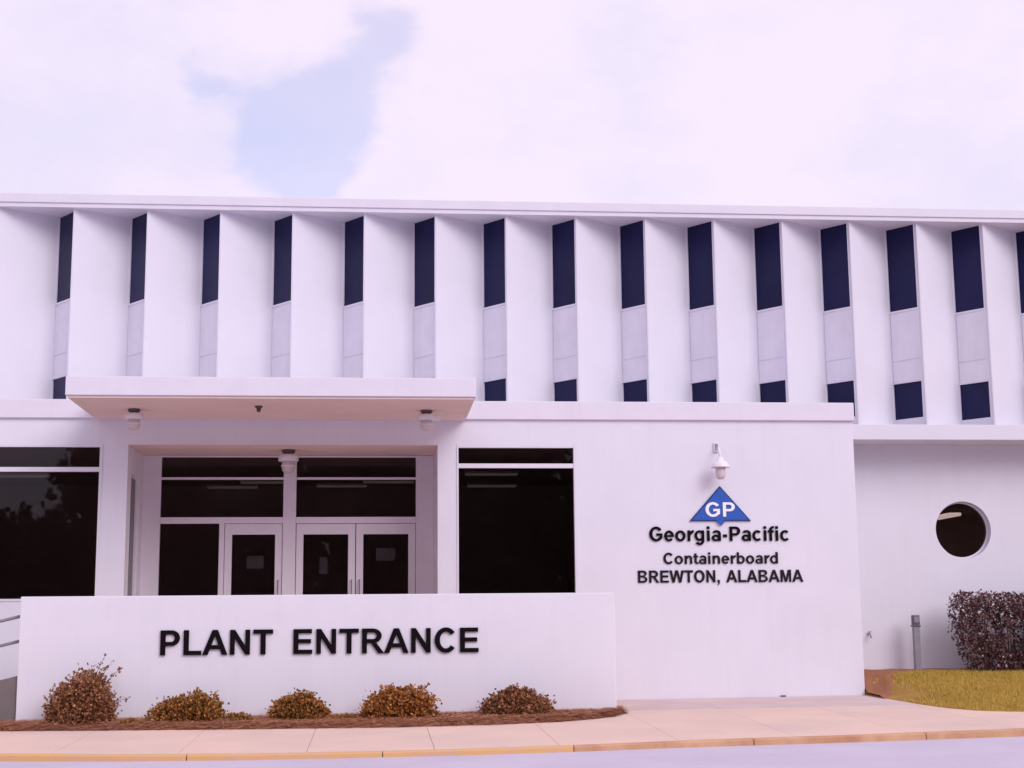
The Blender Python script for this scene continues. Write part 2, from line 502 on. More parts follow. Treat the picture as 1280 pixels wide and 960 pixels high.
# entrance block: wall around its openings
T = .30
BX0, BX1 = -9.5, 8.28
ew = MB()
ew.box(BX0, -4.54, 0, T, -.3, 1.735)                       # under the left window
ew.box(BX0, BX1, 0, T, 4.318, 4.95)                        # lintel
ew.box(3.40, BX1, 0, T, -.3, 4.318)                        # wall with the logo
ew.box(1.03, 3.40, 0, T, -.3, 1.735)                      # under the right window
ew.box(1.03, 1.352, .0, T, 1.735, 4.318)                   # pier right of the recess
ew.box(-4.54, -4.125, 0, T, -.3, 4.318)                   # pier left of the recess
ew.build('entrance_wall', M_STUCCO, B)
MB().box(BX1 - T, BX1 - .002, T + .002, 2.2, -.3, 4.56).build('side_wall', M_STUCCO, B)
MB().box(BX0, BX1 + .02, -.055, 0.25, 4.752, 5.068).build('belt_course', M_TRIM, B, bevel=.012)
MB().box(BX0, BX1 - .01, .252, 2.0, 4.60, 4.82).build('low_roof', M_TRIM, B)

# canopy, slab with a tan underside
can = MB().box(-4.69, 1.525, -2.42, -.057, 4.770, 5.062).build('canopy', M_TRIM, B, bevel=.012)
MB().box(-4.66, 1.495, -2.38, -.058, 4.735, 4.768).build('canopy_soffit', M_SOFFIT, can)

# recess
RB = 1.62
rec = MB()
rec.box(-4.12, 1.028, T + .003, RB + .1, 4.322, 4.55)
rec.build('recess_ceiling', M_SOFFIT, B)
MB().box(-4.115, 1.025, .002, T - .002, 4.312, 4.317).build('lintel_soffit', M_SOFFIT, B)
# left return with its side light
ret = MB()
ret.box(-4.40, -4.12, T + .003, .36, .9, 4.318)
ret.box(-4.40, -4.12, .36, 1.26, 3.87, 4.318)
ret.box(-4.40, -4.12, 1.26, RB, .9, 4.318)
ret.build('return_wall', M_ALU, B)
rw = empty('side_window', (-4.2, .8, .95), B)
MB().box(-4.20, -4.185, .37, 1.25, .95, 3.86).build('pane', M_GLASS, rw)
MB().box(-4.22, -4.15, .362, .40, .95, 3.868).box(-4.22, -4.15, 1.22, 1.258, .95, 3.868).box(-4.22, -4.15, .402, 1.218, 3.83, 3.868).build('frame', M_ALU, rw)
ret = MB()
ret.box(1.03, 1.3, T + .003, .50, .9, 4.318)
ret.box(1.03, 1.3, 1.30, RB, .9, 4.318)
ret.box(1.03, 1.3, .50, 1.30, 3.87, 4.318)
ret.build('return_wall', M_ALU, B)
rw = empty('side_window', (1.1, .9, .95), B)
MB().box(1.10, 1.115, .51, 1.29, .95, 3.86).build('pane', M_GLASS, rw)
MB().box(1.05, 1.13, .502, .54, .95, 3.868).box(1.05, 1.13, 1.26, 1.298, .95, 3.868).box(1.05, 1.13, .542, 1.258, 3.83, 3.868).build('frame', M_ALU, rw)

# glazed screen with doors at the back of the recess
Y0, Y1 = RB - .02, RB + .10
scr = MB()
scr.box(-4.118, -3.80, Y0, Y1, .95, 4.315)                 # left panel
scr.box(.705, 1.026, Y0, Y1, .95, 4.315)                   # right panel
scr.box(-3.798, .703, Y0 + .01, Y1 - .02, 4.285, 4.315)    # head
scr.box(-1.65, -1.425, Y0 - .01, Y1, .95, 4.284)           # post
for a, b in ((-3.798, -1.652), (-1.423, .703)):
    scr.box(a, b, Y0, Y1 - .02, 3.885, 3.925)
    scr.box(a, b, Y0 - .005, Y1, 3.105, 3.215)
scr.box(-2.765, -2.675, Y0, Y1, .95, 3.104)                # jamb by the side light
scr.box(-3.798, -2.767, Y0, Y1 - .02, .95, 1.05)
scr.build('entrance_screen', M_ALU, B)
tp = []
for a, b in ((-3.798, -1.652), (-1.423, .703)):
    MB().box(a, b, RB + .03, RB + .042, 3.926, 4.284).build('transom_pane', M_GLASS, B)
    MB().box(a, b, RB + .03, RB + .042, 3.216, 3.884).build('transom_pane', M_GLASS, B)
MB().box(-3.797, -2.768, RB + .03, RB + .042, 1.052, 3.103).build('side_light_pane', M_GLASS, B)
def door(x0, x1, hinge):
    d = empty('door', ((x0 + x1) / 2, RB, .95), B)
    a, b = x0 + .006, x1 - .006
    st = .125
    y0, y1 = RB + .005, RB + .055
    MB().box(a, a + st, y0, y1, .965, 3.098).box(b - st, b, y0, y1, .965, 3.098).box(a + st, b - st, y0 + .001, y1 - .001, 2.91, 3.098)\
        .box(a + st, b - st, y0 + .001, y1 - .001, .965, 1.22).build('door_frame', M_ALU, d)
    MB().box(a + st, b - st, RB + .025, RB + .035, 1.221, 2.909).build('pane', M_GLASS, d)
    hx = b - st * .5 if hinge == 'l' else a + st * .5
    MB().tube([(hx, y0 + .003, 1.80), (hx, y0 - .055, 1.80), (hx, y0 - .06, 1.83), (hx, y0 - .06, 2.07), (hx, y0 - .055, 2.10), (hx, y0 + .003, 2.10)], .011, 8).build('handle', M_RAIL, d)
door(-2.672, -1.654, 'l')
door(-1.42, -.365, 'l')
door(-.361, .702, 'r')

# front windows of the entrance block
def front_window(x0, x1, z0, z1, zt, mull=()):
    w = empty('window', ((x0 + x1) / 2, .1, z0), B)
    f = MB()
    f.box(x0 - .0, x0 + .03, -.012, .13, z0, z1); f.box(x1 - .045, x1, -.014, .13, z0, z1)
    f.box(x0 + .031, x1 - .046, -.01, .13, z1 - .045, z1); f.box(x0 + .031, x1 - .046, -.01, .13, z0, z0 + .04)
    f.box(x0 + .031, x1 - .046, -.005, .12, zt, zt + .075)
    for m in mull: f.box(m - .03, m + .03, -.004, .11, z0 + .041, zt - .001)
    f.build('frame', M_TRIM, w)
    MB().box(x0 + .028, x1 - .04, .07, .082, z0 + .03, zt + .01).build('pane', M_GLASS, w)
    MB().box(x0 + .028, x1 - .04, .07, .082, zt + .06, z1 - .04).build('pane', M_GLASS, w)
front_window(1.354, 3.40, 1.737, 4.33 - .014, 3.925)
front_window(-9.4, -4.54, 1.737, 4.316, 3.86, (-6.95,))

# lobby behind the glass
lob = MB()
lob.box(-9.4, 8.0, 7.6, 7.8, .7, 4.6)
lob.box(-9.4, 8.0, RB + .12, 8.0, .80, .945)
lob.box(-9.4, 8.0, RB + .12, 8.0, 4.34, 4.5)
lob.box(-9.6, -9.41, .35, 8.0, .7, 4.6)
lob.box(4.2, 4.4, .35, 8.0, .95, 4.33)
lob.box(-9.4, -4.42, T + .003, RB + .118, 1.0, 1.6).box(-9.4, -4.42, T + .003, RB + .118, 4.33, 4.5)
lob.box(1.32, 4.19, T + .003, RB + .118, 1.0, 1.6).box(1.32, 4.19, T + .003, RB + .118, 4.34, 4.5)
lob.build('lobby_shell', M_DARK, B)
for (x, y, l) in ((2.3, 4.6, 1.1), (2.5, 7.1, 1.1), (-.75, 7.1, 1.1), (.25, 6.2, 1.1), (-2.3, 6.3, 1.1), (-3.1, 7.4, 1.1), (-7.0, 5.0, 1.1)):
    c = tag(empty('ceiling_light', (x, y, 4.26)), 'narrow fluorescent ceiling light glowing faintly behind the lobby glass', 'ceiling light', 'lights inside the lobby')
    MB().box(x - l / 2, x + l / 2, y - .09, y + .09, 4.30, 4.339).build('housing', M_LAMPW, c)
    MB().box(x - l / 2 + .02, x + l / 2 - .02, y - .075, y + .075, 4.262, 4.299).build('diffuser', M_TUBE, c, bevel=.01)
for x, z, w, h, lb in ((-2.13, 2.42, .30, .22, 'white paper notice on the door glass beside the entrance side light'),
                       (-.93, 2.36, .14, .30, 'tall narrow paper notice on the glass of the middle door'),
                       (.17, 2.55, .34, .22, 'wide paper notice on the glass of the end door')):
    tag(MB().box(x - w / 2, x + w / 2, RB + .0355, RB + .0375, z - h / 2, z + h / 2).build('paper_notice', M_PAPER), lb, 'notice')

# wing with the round window
CX, CZ, RR = 10.985, 2.975, .535
WY = 2.0
wv = []; wf = []
N = 48
def ringpts(r, y): return [(CX + r * math.cos(2 * math.pi * k / N), y, CZ + r * math.sin(2 * math.pi * k / N)) for k in range(N)]
sq = []
for k in range(N):
    a = 2 * math.pi * k / N
    c_, s_ = math.cos(a), math.sin(a); m_ = max(abs(c_), abs(s_))
    sq.append((CX + c_ / m_, WY, CZ + s_ / m_))
wv = sq + ringpts(RR, WY) + ringpts(RR, WY + .26)
for k in range(N):
    j = (k + 1) % N
    wf.append((k, j, N + j, N + k)); wf.append((N + k, N + j, 2 * N + j, 2 * N + k))
rwall = MB().add(wv, wf)
def vq(x0, x1, z0, z1): rwall.add([(x0, WY, z0), (x1, WY, z0), (x1, WY, z1), (x0, WY, z1)], [(0, 1, 2, 3)])
vq(BX1, CX - 1, -.3, ZB + .05); vq(CX + 1, XR, -.3, ZB + .05); vq(CX - 1, CX + 1, -.3, CZ - 1); vq(CX - 1, CX + 1, CZ + 1, ZB + .05)
rwall.build('wing_wall', M_STUCCO, B, fix=False)
rw = empty('round_window', (CX, WY + .2, CZ - RR), B)
MB().add(ringpts(RR + .01, WY + .155), [tuple(range(N))]).add(ringpts(RR + .01, WY + .163), [tuple(reversed(range(N)))]).build('pane', M_GLASSR, rw, fix=False)
fv = ringpts(RR - .03, WY + .13) + ringpts(RR + .002, WY + .13) + ringpts(RR - .03, WY + .154)
ff = []
for k in range(N):
    j = (k + 1) % N
    ff += [(k, j, N + j, N + k), (j, k, 2 * N + k, 2 * N + j)]
MB().add(fv, ff).build('rim', M_TRIM, rw, fix=False)
wr = MB().box(BX1 + .1, XR, 5.5, 5.6, .3, 4.5).box(BX1 + .1, XR, WY + .27, 5.5, .3, .4).box(BX1 + .1, XR, WY + .27, 5.5, 3.47, 3.55)
wr.box(BX1 + .02, BX1 + .1, WY + .27, 5.6, .3, 4.5)
wr.build('wing_room', M_DARK, B)
c = tag(empty('ceiling_light', (11.5, 4.2, 3.36)), 'bright fluorescent light seen inside the round window', 'ceiling light')
MB().box(11.36, 11.64, 3.6, 4.8, 3.42, 3.468).build('housing', M_LAMPW, c)
MB().box(11.38, 11.62, 3.62, 4.78, 3.36, 3.419).build('diffuser', mat('wing_tube', (.8, .8, .8), emit=((1, .93, .85), 1.6)), c, bevel=.01)

# ------------------------------------------------------------------ porch: platform and sign wall, ramp
plat = MB().box(-5.0, 3.45, -2.28, -.004, -.25, .93)
M_PORCH = mat('warm_porch_concrete', (0.70, 0.46, 0.36), .9, .15, var=.4, vscale=2, var2=(.60, .40, .32), bump=.3, bscale=45)
tag(plat.build('porch_platform', M_PORCH), 'raised concrete porch floor behind the low sign wall', kind='structure')
tag(MB().box(-4.1, 1.01, .0, RB + .09, .6, .948).build('porch_floor', M_PORCH), 'concrete floor of the recessed entrance', kind='structure')
SY = -2.5
sw = MB().box(-5.19, 3.615, SY, SY + .2, -.3, 1.757)
sign_wall = tag(sw.build('sign_wall', M_STUCCO, None, bevel=.014), 'long low white wall in front of the entrance porch carrying black capital letters', 'wall')
ramp = tag(empty('entrance_ramp', (-6.2, -1.8, -.1)), 'sloping grey concrete ramp with pipe handrails at the end of the sign wall', 'ramp')
MB().prism_xz([(-8.0, -.25), (-5.005, -.25), (-5.005, .66), (-8.0, -.05)], -2.45, -1.1).build('ramp_slab', M_CONCB, ramp)
sl_ = (.66 + .05) / 2.995
for dz in (.86, .50):
    MB().tube([(-7.7, -2.38, -.05 + .3 * sl_ + dz), (-5.10, -2.38, -.05 + 2.9 * sl_ + dz)], .024, 10).build('rail', M_RAIL, ramp)
for x in (-7.6, -6.4, -5.12):
    z = -.05 + (x + 8) * sl_
    MB().tube([(x, -2.38, z - .02), (x, -2.38, z + .885)], .022, 10).build('post', M_RAIL, ramp)

# ------------------------------------------------------------------ lettering
ADV = {'P': .667, 'L': .611, 'A': .722, 'N': .722, 'T': .611, 'E': .667, 'R': .722, 'C': .722, 'G': .778, 'e': .556, 'o': .611, 'r': .389, 'g': .611,
       'i': .278, 'a': .556, '-': .333, 'c': .556, 'f': .333, 'n': .611, 't': .333, 'b': .611, 'd': .611, 'B': .722, 'W': .944, 'O': .778, ',': .278, 'M': .833, ' ': .278}
CAP = .716
def ell(cx, cy, rx, ry, a): return (cx + rx * math.cos(a), cy + ry * math.sin(a))
def rect(x0, y0, x1, y1): return [[(x0, y0), (x1, y0), (x1, y1), (x0, y1)]]
def arc(c, Ro, c2, ri, a0, a1, lo=None, hi=None, n=28):
    """strip between an outer and an inner ellipse, cut at x = lo / hi"""
    def cut(p):
        x = p[0]
        if lo is not None: x = max(x, lo)
        if hi is not None: x = min(x, hi)
        return (x, p[1])
    out = []
    for i in range(n):
        t0 = R(a0 + (a1 - a0) * i / n); t1 = R(a0 + (a1 - a0) * (i + 1) / n)
        q = [cut(ell(*c, *Ro, t0)), cut(ell(*c, *Ro, t1)), cut(ell(*c2, *ri, t1)), cut(ell(*c2, *ri, t0))]
        A = sum(q[k][0] * q[(k + 1) % 4][1] - q[(k + 1) % 4][0] * q[k][1] for k in range(4))
        if abs(A) > 4: out.append(q)
    return out
def bowlP(top, bot, xr):
    cy = (top + bot) / 2; ry = (top - bot) / 2
    return rect(218, top - 118, 385, top) + rect(218, bot, 385, bot + 118) + arc((385, cy), (xr - 385, ry), (385, cy), (xr - 385 - 148, ry - 118), 90, -90)
GL = {
 'L': rect(73, 0, 220, 716) + rect(220, 0, 583, 122),
 'T': rect(22, 594, 590, 716) + rect(232, 0, 380, 594),
 'E': rect(73, 0, 218, 716) + rect(218, 0, 622, 120) + rect(218, 308, 582, 428) + rect(218, 596, 608, 716),
 'P': rect(73, 0, 218, 716) + bowlP(716, 266, 628),
 'R': rect(73, 0, 218, 716) + bowlP(716, 292, 650) + [[(338, 292), (500, 292), (722, 0), (546, 0)]],
 'B': rect(73, 0, 218, 716) + rect(218, 0, 410, 112) + rect(218, 312, 410, 432) + rect(218, 606, 410, 716)
      + arc((410, 544), (224, 172), (410, 519), (84, 87), 90, -90) + arc((410, 186), (262, 186), (410, 212), (112, 100), 90, -90),
 'A': [[(0, 0), (156, 0), (361, 546), (361, 716), (284, 716)], [(722, 0), (438, 716), (361, 716), (361, 546), (566, 0)], [(216, 160), (506, 160), (461, 280), (261, 280)]],
 'N': rect(73, 0, 208, 716) + rect(514, 0, 649, 716) + [[(208, 716), (208, 470), (514, 0), (514, 246)]],
 'M': rect(70, 0, 203, 716) + rect(630, 0, 763, 716) + [[(203, 716), (203, 480), (350, 0), (416.5, 0), (416.5, 190), (268, 716)], [(630, 716), (565, 716), (416.5, 190), (416.5, 0), (483, 0), (630, 480)]],
 'W': [[(5, 716), (160, 716), (258, 235), (179, 0)], [(258, 235), (385, 716), (472, 716), (472, 515), (334, 0), (179, 0)],
       [(472, 515), (472, 716), (559, 716), (686, 235), (765, 0), (610, 0)], [(686, 235), (784, 716), (939, 716), (765, 0)]],
 'C': arc((378, 358), (332, 370), (378, 358), (180, 244), 38, 322, n=36),
 'G': arc((394, 358), (348, 370), (394, 358), (194, 246), 36, 312, n=36) + [[(524, 175), (627, 83), (715, 150), (715, 390), (575, 270), (575, 206)], [(405, 270), (575, 270), (715, 390), (405, 390)]],
 'O': arc((389, 358), (346, 370), (389, 358), (192, 246), 0, 360, n=40),
 'o': arc((305, 260), (268, 272), (305, 260), (128, 160), 0, 360, n=32),
 'e': arc((278, 260), (248, 272), (278, 260), (114, 165), 0, 318, n=30) + rect(168, 212, 388, 302) + rect(392, 212, 526, 260),
 'c': arc((290, 260), (255, 272), (290, 260), (120, 162), 44, 316, n=28),
 'a': rect(372, 0, 507, 365) + arc((286, 365), (221, 176), (286, 365), (86, 70), 0, 158, n=20) + arc((240, 154), (208, 166), (250, 152), (92, 66), 15, 345, hi=372, n=28),
 'g': arc((290, 272), (255, 264), (290, 272), (120, 154), 0, 360, hi=400, n=32) + rect(400, 20, 537, 530) + arc((300, 20), (237, 225), (300, 20), (100, 115), 0, -152, n=18),
 'd': arc((290, 260), (255, 272), (290, 260), (120, 160), 0, 360, hi=400, n=32) + rect(400, 0, 537, 730),
 'b': arc((320, 260), (255, 272), (320, 260), (120, 160), 0, 360, lo=210, n=32) + rect(73, 0, 210, 730),
 'n': rect(70, 0, 207, 530) + arc((336, 330), (208, 210), (336, 330), (68, 92), 0, 180, lo=207, n=20) + rect(404, 0, 544, 330),
 'r': rect(68, 0, 205, 530) + arc((362, 310), (215, 228), (362, 310), (90, 100), 78, 180, lo=205, n=14),
 'i': rect(72, 0, 209, 525) + rect(72, 600, 209, 730),
 'f': rect(88, 0, 225, 560) + arc((320, 560), (232, 178), (320, 560), (95, 66), 86, 180, n=12) + rect(15, 422, 88, 524) + rect(225, 422, 318, 524),
 't': rect(83, 125, 220, 670) + arc((318, 125), (235, 135), (318, 125), (98, 24), 180, 272, n=12) + rect(15, 422, 83, 524) + rect(220, 422, 315, 524),
 '-': rect(75, 190, 270, 325),
 ',': rect(68, 0, 208, 140) + [[(145, 0), (208, 0), (208, -40), (130, -165), (70, -135), (145, -45)]],
}
def lettering(parent, text, x0, x1, z0, em_h, y, m, depth=.03, word=.3, name='letter'):
    """letters standing on the line z0, from x0 to x1; each letter its own mesh"""
    adv = [(word if c == ' ' else ADV[c]) for c in text]
    k = (x1 - x0) / sum(adv)
    x = x0
    for c, a in zip(text, adv):
        if c != ' ':
            mb = MB()
            for poly in GL[c]:
                q = [(x + px / 1000 * k, z0 + pz / 1000 * em_h) for px, pz in poly]
                if sum(q[i][0] * q[(i + 1) % len(q)][1] - q[(i + 1) % len(q)][0] * q[i][1] for i in range(len(q))) < 0: q.reverse()
                n = len(q)
                mb.add([(u, y - depth, v) for u, v in q] + [(u, y, v) for u, v in q],
                       [tuple(range(n))] + [((i + 1) % n, i, n + i, n + (i + 1) % n) for i in range(n)])
            mb.build(name, m, parent, fix=False)
        x += a * k
s = tag(empty('entrance_sign', (-.8, SY, .88)), 'large black capital letters reading PLANT ENTRANCE on the low white wall', 'sign')
lettering(s, 'PLANT ENTRANCE', -3.19, 1.56, .888, .362 / CAP, SY - .001, M_BLACK, .035, .50)
LG = tag(empty('logo_sign', (5.88, 0, 3.0)), 'blue triangular logo plate with white letters below the gooseneck wall lamp', 'sign')
tri = [(5.335, 3.012), (6.405, 3.012), (5.878, 3.612)]
MB().prism_xz(tri, -.03, -.002).build('plate_edge', M_BLUED, LG)
tin = [(5.378, 3.03), (6.362, 3.03), (5.878, 3.583)]
plate = MB().prism_xz(tin, -.036, -.0305).build('plate', M_BLUE, LG)
MB().prism_xz([(5.80, 3.010), (5.872, 2.93), (5.884, 2.93), (5.956, 3.010), (5.884, 3.05), (5.872, 3.05)], -.040, -.0365).build('drop', M_BLUE, LG)
lettering(LG, 'GP', 5.595, 6.14, 3.085, .245 / CAP, -.0365, M_SIGNW, .012)
s = tag(empty('wall_lettering', (5.85, 0, 2.6)), 'largest black lettering line in bold mixed case just under the blue triangle', 'sign')
lettering(s, 'Georgia-Pacific', 4.62, 7.085, 2.672, .245 / CAP, -.001, M_BLACK, .025)
s = tag(empty('wall_lettering', (5.85, 0, 2.3)), 'smallest line of lettering, mixed case, between two other black lines below the logo', 'sign')
M_BLK2 = mat('faded_black_letter', (0.022, 0.014, 0.022), .7, .08, var=.2, vscale=6)
lettering(s, 'Containerboard', 4.855, 6.875, 2.285, .19 / CAP, -.001, M_BLK2, .02)
s = tag(empty('wall_lettering', (5.85, 0, 1.95)), 'lowest line of black capital letters on the white wall naming town and state', 'sign')
lettering(s, 'BREWTON, ALABAMA', 4.405, 7.285, 1.972, .205 / CAP, -.001, M_BLK2, .02, .36)

# ------------------------------------------------------------------ lamps
def soffit_lamp(x, y, z, label, side, k=1.0):
    def lathe(prof): return MB().lathe([(r * k, q * k) for r, q in prof], (x, y, z), 22)
    L_ = tag(empty('porch_lamp', (x, y, z - .36)), label, 'lamp', 'porch lamps')
    lathe([(.0, -.001), (.095, -.001), (.10, -.02), (.085, -.045), (.06, -.06), (.0, -.06)]).build('mounting_base', M_LAMPD, L_)
    lathe([(.05, -.055), (.13, -.075), (.145, -.10), (.145, -.165), (.135, -.17), (.02, -.17)]).build('cap', M_LAMPW, L_)
    lathe([(.01, -.165), (.092, -.168), (.098, -.25), (.085, -.31), (.05, -.335), (.0, -.34)]).build('glass_jar', M_LAMPG, L_)
    lathe([(.097, -.225), (.107, -.225), (.107, -.245), (.097, -.245)]).build('guard_ring', M_LAMPW, L_)
    if side:
        MB().box(x + .13, x + .22, y - .05, y + .05, z - .17, z - .09).build('side_box', M_LAMPW, L_, bevel=.012)
soffit_lamp(-3.855, -1.2, 4.735, 'white jar lamp under the canopy above the pier by the wide window', False)
soffit_lamp(.80, -1.2, 4.735, 'white jar lamp with a side box under the canopy above the other pier', True)
soffit_lamp(-1.525, .8, 4.322, 'white jar lamp on the recess ceiling in front of the door post', False, 1.2)
d = tag(empty('soffit_sensor', (-1.86, -1.6, 4.65)), 'small dark round sensor hanging from the canopy underside', 'sensor')
MB().lathe([(0, 0), (.06, 0), (.062, -.02), (.035, -.04), (0, -.04)], (-1.86, -1.6, 4.734), 16).build('base', M_LAMPD, d)
MB().lathe([(.0, -.035), (.032, -.04), (.036, -.07), (.02, -.095), (0, -.1)], (-1.86, -1.6, 4.734), 16).build('head', M_LAMPD, d)

wlamp = tag(empty('wall_lamp', (5.84, 0, 3.7)), 'white bell shaped wall lamp on a bent pipe above the blue triangle', 'lamp')
lx = 5.84
MB().box(lx - .05, lx + .05, -.035, -.001, 4.20, 4.36).build('wall_box', M_LAMPW, wlamp, bevel=.01)
MB().box(lx - .022, lx + .022, -.06, -.0355, 4.23, 4.345).build('conduit', M_POST, wlamp, bevel=.006)
MB().tube([(lx, -.05, 4.24), (lx, -.12, 4.25), (lx, -.20, 4.235), (lx, -.26, 4.18), (lx, -.28, 4.06)], .016, 10).build('arm', M_LAMPW, wlamp)
MB().lathe([(.02, 4.09), (.045, 4.085), (.055, 4.05), (.075, 4.02), (.12, 3.985), (.158, 3.93), (.165, 3.90), (.155, 3.897), (.02, 3.93)], (lx, -.28, 0), 24).build('lamp_shade', M_LAMPW, wlamp)
MB().lathe([(.01, 3.93), (.085, 3.91), (.09, 3.82), (.078, 3.74), (.05, 3.705), (.0, 3.70)], (lx, -.28, 0), 20).build('glass_jar', M_LAMPG, wlamp)

# ------------------------------------------------------------------ lawn, soil
def xl(y):       # left edge of the lawn
    return float(np.interp(y, [-3.85, -3.78, -3.65, -3.4, -2.9, -2.2, -1.4, -.3, .0, 3], [10.1, 9.6, 9.2, 8.85, 8.58, 8.43, 8.36, 8.30, 8.285, 8.285]))
def lawn_z(x, y):
    a = max(0, min(1, (y + 3.8) / 5.3)); a = a * a * (3 - 2 * a) * .35 + a * .65
    e = max(0, min(1, (x - xl(y)) / .7)) if y < .2 else 1
    e = e if y < 0 else max(e, y / .2 if y < .2 else 1)
    e = e * e * (3 - 2 * e)
    b = max(0, min(1, (y + .1) / 1.6))
    g_ = G(x, min(y, 0))
    z = g_ + .012 + (.40 - g_) * (a * e) * .93
    return z
NY, NX = 44, 50
lv = []; lf = []
for j in range(NY + 1):
    y = -3.85 + (WY + 3.85 - .002) * j / NY
    for i in range(NX + 1):
        x = xl(y) + (XR - xl(y)) * (i / NX) ** 1.5
        z = lawn_z(x, y)
        lv.append((x, y, z if 0 < j and 0 < i else min(z, G(x, y) - .02) if y < 0 else z))
lf = [(j * (NX + 1) + i, j * (NX + 1) + i + 1, (j + 1) * (NX + 1) + i + 1, (j + 1) * (NX + 1) + i) for j in range(NY) for i in range(NX)]
lawn = MB().add(lv, lf, True).build('lawn', M_LAWN, fix=False)
tag(lawn, 'sloping dry yellow green lawn below the round window', kind='structure')
# soil strip along the walls
stv = []; stf = []
cols = 40
TT = [k / 14 for k in range(15)]
for i in range(cols + 1):
    x = 8.287 + (XR - 8.287) * (i / cols) ** 1.4
    yf = np.interp(x, [8.28, 8.5, 8.75, 8.95, 9.3, 9.8, 20], [-.95, -.75, -.1, .5, 1.15, 1.45, 1.45]) + .04 * math.sin(i * 2.1)
    for t in TT:
        y = yf + (WY - .003 - yf) * t
        stv.append((x, y, lawn_z(x, y) + (.034 if t else -.006) + .008 * math.sin(i * 1.7 + t * 5)))
stf = [(i * 15 + k, (i + 1) * 15 + k, (i + 1) * 15 + k + 1, i * 15 + k + 1) for i in range(cols) for k in range(14)]
tag(MB().add(stv, stf, True).build('soil_strip', M_SOIL, fix=False), 'red brown bare soil along the wing wall', kind='structure')

def blades(name, material, pts, hgt, wid, lean, rng):
    n = len(pts)
    P = np.asarray(pts)
    a = rng.uniform(0, 2 * np.pi, n); h = hgt * rng.uniform(.5, 1.25, n); w = wid * rng.uniform(.7, 1.3, n)
    la = rng.uniform(0, 2 * np.pi, n); ll = lean * rng.uniform(0, 1, n) * h
    ux, uy = np.cos(a) * w, np.sin(a) * w
    V = np.zeros((n, 3, 3))
    V[:, 0] = P + np.stack([-ux, -uy, np.full(n, -.008)], 1)
    V[:, 1] = P + np.stack([ux, uy, np.full(n, -.008)], 1)
    V[:, 2] = P + np.stack([np.cos(la) * ll, np.sin(la) * ll, h], 1)
    return quads(name, material, V.reshape(-1, 3), np.arange(3 * n).reshape(-1, 3))
rng = np.random.default_rng(5)
pts = []
while len(pts) < 60000:
    x = 8.3 + 6.2 * rng.random(); y = -3.84 + 5.3 * rng.random()
    if x < xl(y) + .01: continue
    if y > .0 and y > np.interp(x, [8.28, 8.6, 8.9, 9.3, 9.8, 20], [.02, .1, .55, 1.15, 1.45, 1.45]) - .02: continue
    if y > -1.6 and x < 8.95 + .12 * math.sin(y * 6) and rng.random() < min(.97, 2.2 * (8.95 - x) / .6): continue
    if rng.random() < .35 * (math.sin(x * 2.3 + y) * math.sin(y * 3.1 - x) > .45): continue
    pts.append((x, y, lawn_z(x, y)))
gr = blades('grass', M_GRASS, pts, .05, .006, 1.0, rng)
tag(gr, 'short dry yellow green grass covering the sloping lawn', 'grass', kind='stuff')

# ------------------------------------------------------------------ mulch bed
def bed_z(x, y):
    yb = bed_y(x)
    a = max(0, min(1, (y - yb) / .35))
    return G(x, y) + .004 + .05 * a * (2 - a)
bv = []; bf = []
NXB, NYB = 90, 8
for i in range(NXB + 1):
    x = -8.5 + (3.74 + 8.5) * i / NXB
    yb = bed_y(x) + .03 * math.sin(x * 5.3) + .02 * math.sin(x * 11)
    yt = -2.502 if x < 3.60 else -2.1
    yt = max(yt, yb + .02)
    for j in range(NYB + 1):
        y = yb + (yt - yb) * j / NYB
        bv.append((x, y, bed_z(x, y) + (.008 * math.sin(x * 23 + y * 17) if j else -.01)))
bf = [(i * (NYB + 1) + j, (i + 1) * (NYB + 1) + j, (i + 1) * (NYB + 1) + j + 1, i * (NYB + 1) + j + 1) for i in range(NXB) for j in range(NYB)]
tag(MB().add(bv, bf, True).build('planting_bed', M_SOIL, fix=False), 'red brown planting bed along the foot of the sign wall', kind='structure')
rng = np.random.default_rng(8)
n = 16000
V = np.zeros((n, 4, 3))
for k in range(n):
    x = -8.0 + 11.75 * rng.random(); yb = bed_y(x) - (.02 if k % 12 else .16 * rng.random() ** 2 + .02)
    yt = -2.52 if x < 3.6 else -2.2
    y = yb + (yt - yb) * rng.random()
    a = rng.uniform(0, np.pi); l = rng.uniform(.05, .11); w = .004
    z = bed_z(x, y) + rng.uniform(.004, .022)
    dz = rng.uniform(-.012, .02)
    cx_, sx_ = math.cos(a) * l, math.sin(a) * l
    nx_, ny_ = -math.sin(a) * w, math.cos(a) * w
    if y + abs(sx_) > -2.51 and x < 3.62: y = -2.51 - abs(sx_)
    V[k] = [(x - cx_ - nx_, y - sx_ - ny_, z), (x + cx_ - nx_, y + sx_ - ny_, z + dz), (x + cx_ + nx_, y + sx_ + ny_, z + dz + .001), (x - cx_ + nx_, y - sx_ + ny_, z + .001)]
ps = quads('pine_straw', M_STRAW, V.reshape(-1, 3), np.arange(4 * n).reshape(-1, 4))
tag(ps, 'loose reddish pine straw mulch strewn over the planting bed', 'mulch', kind='stuff')

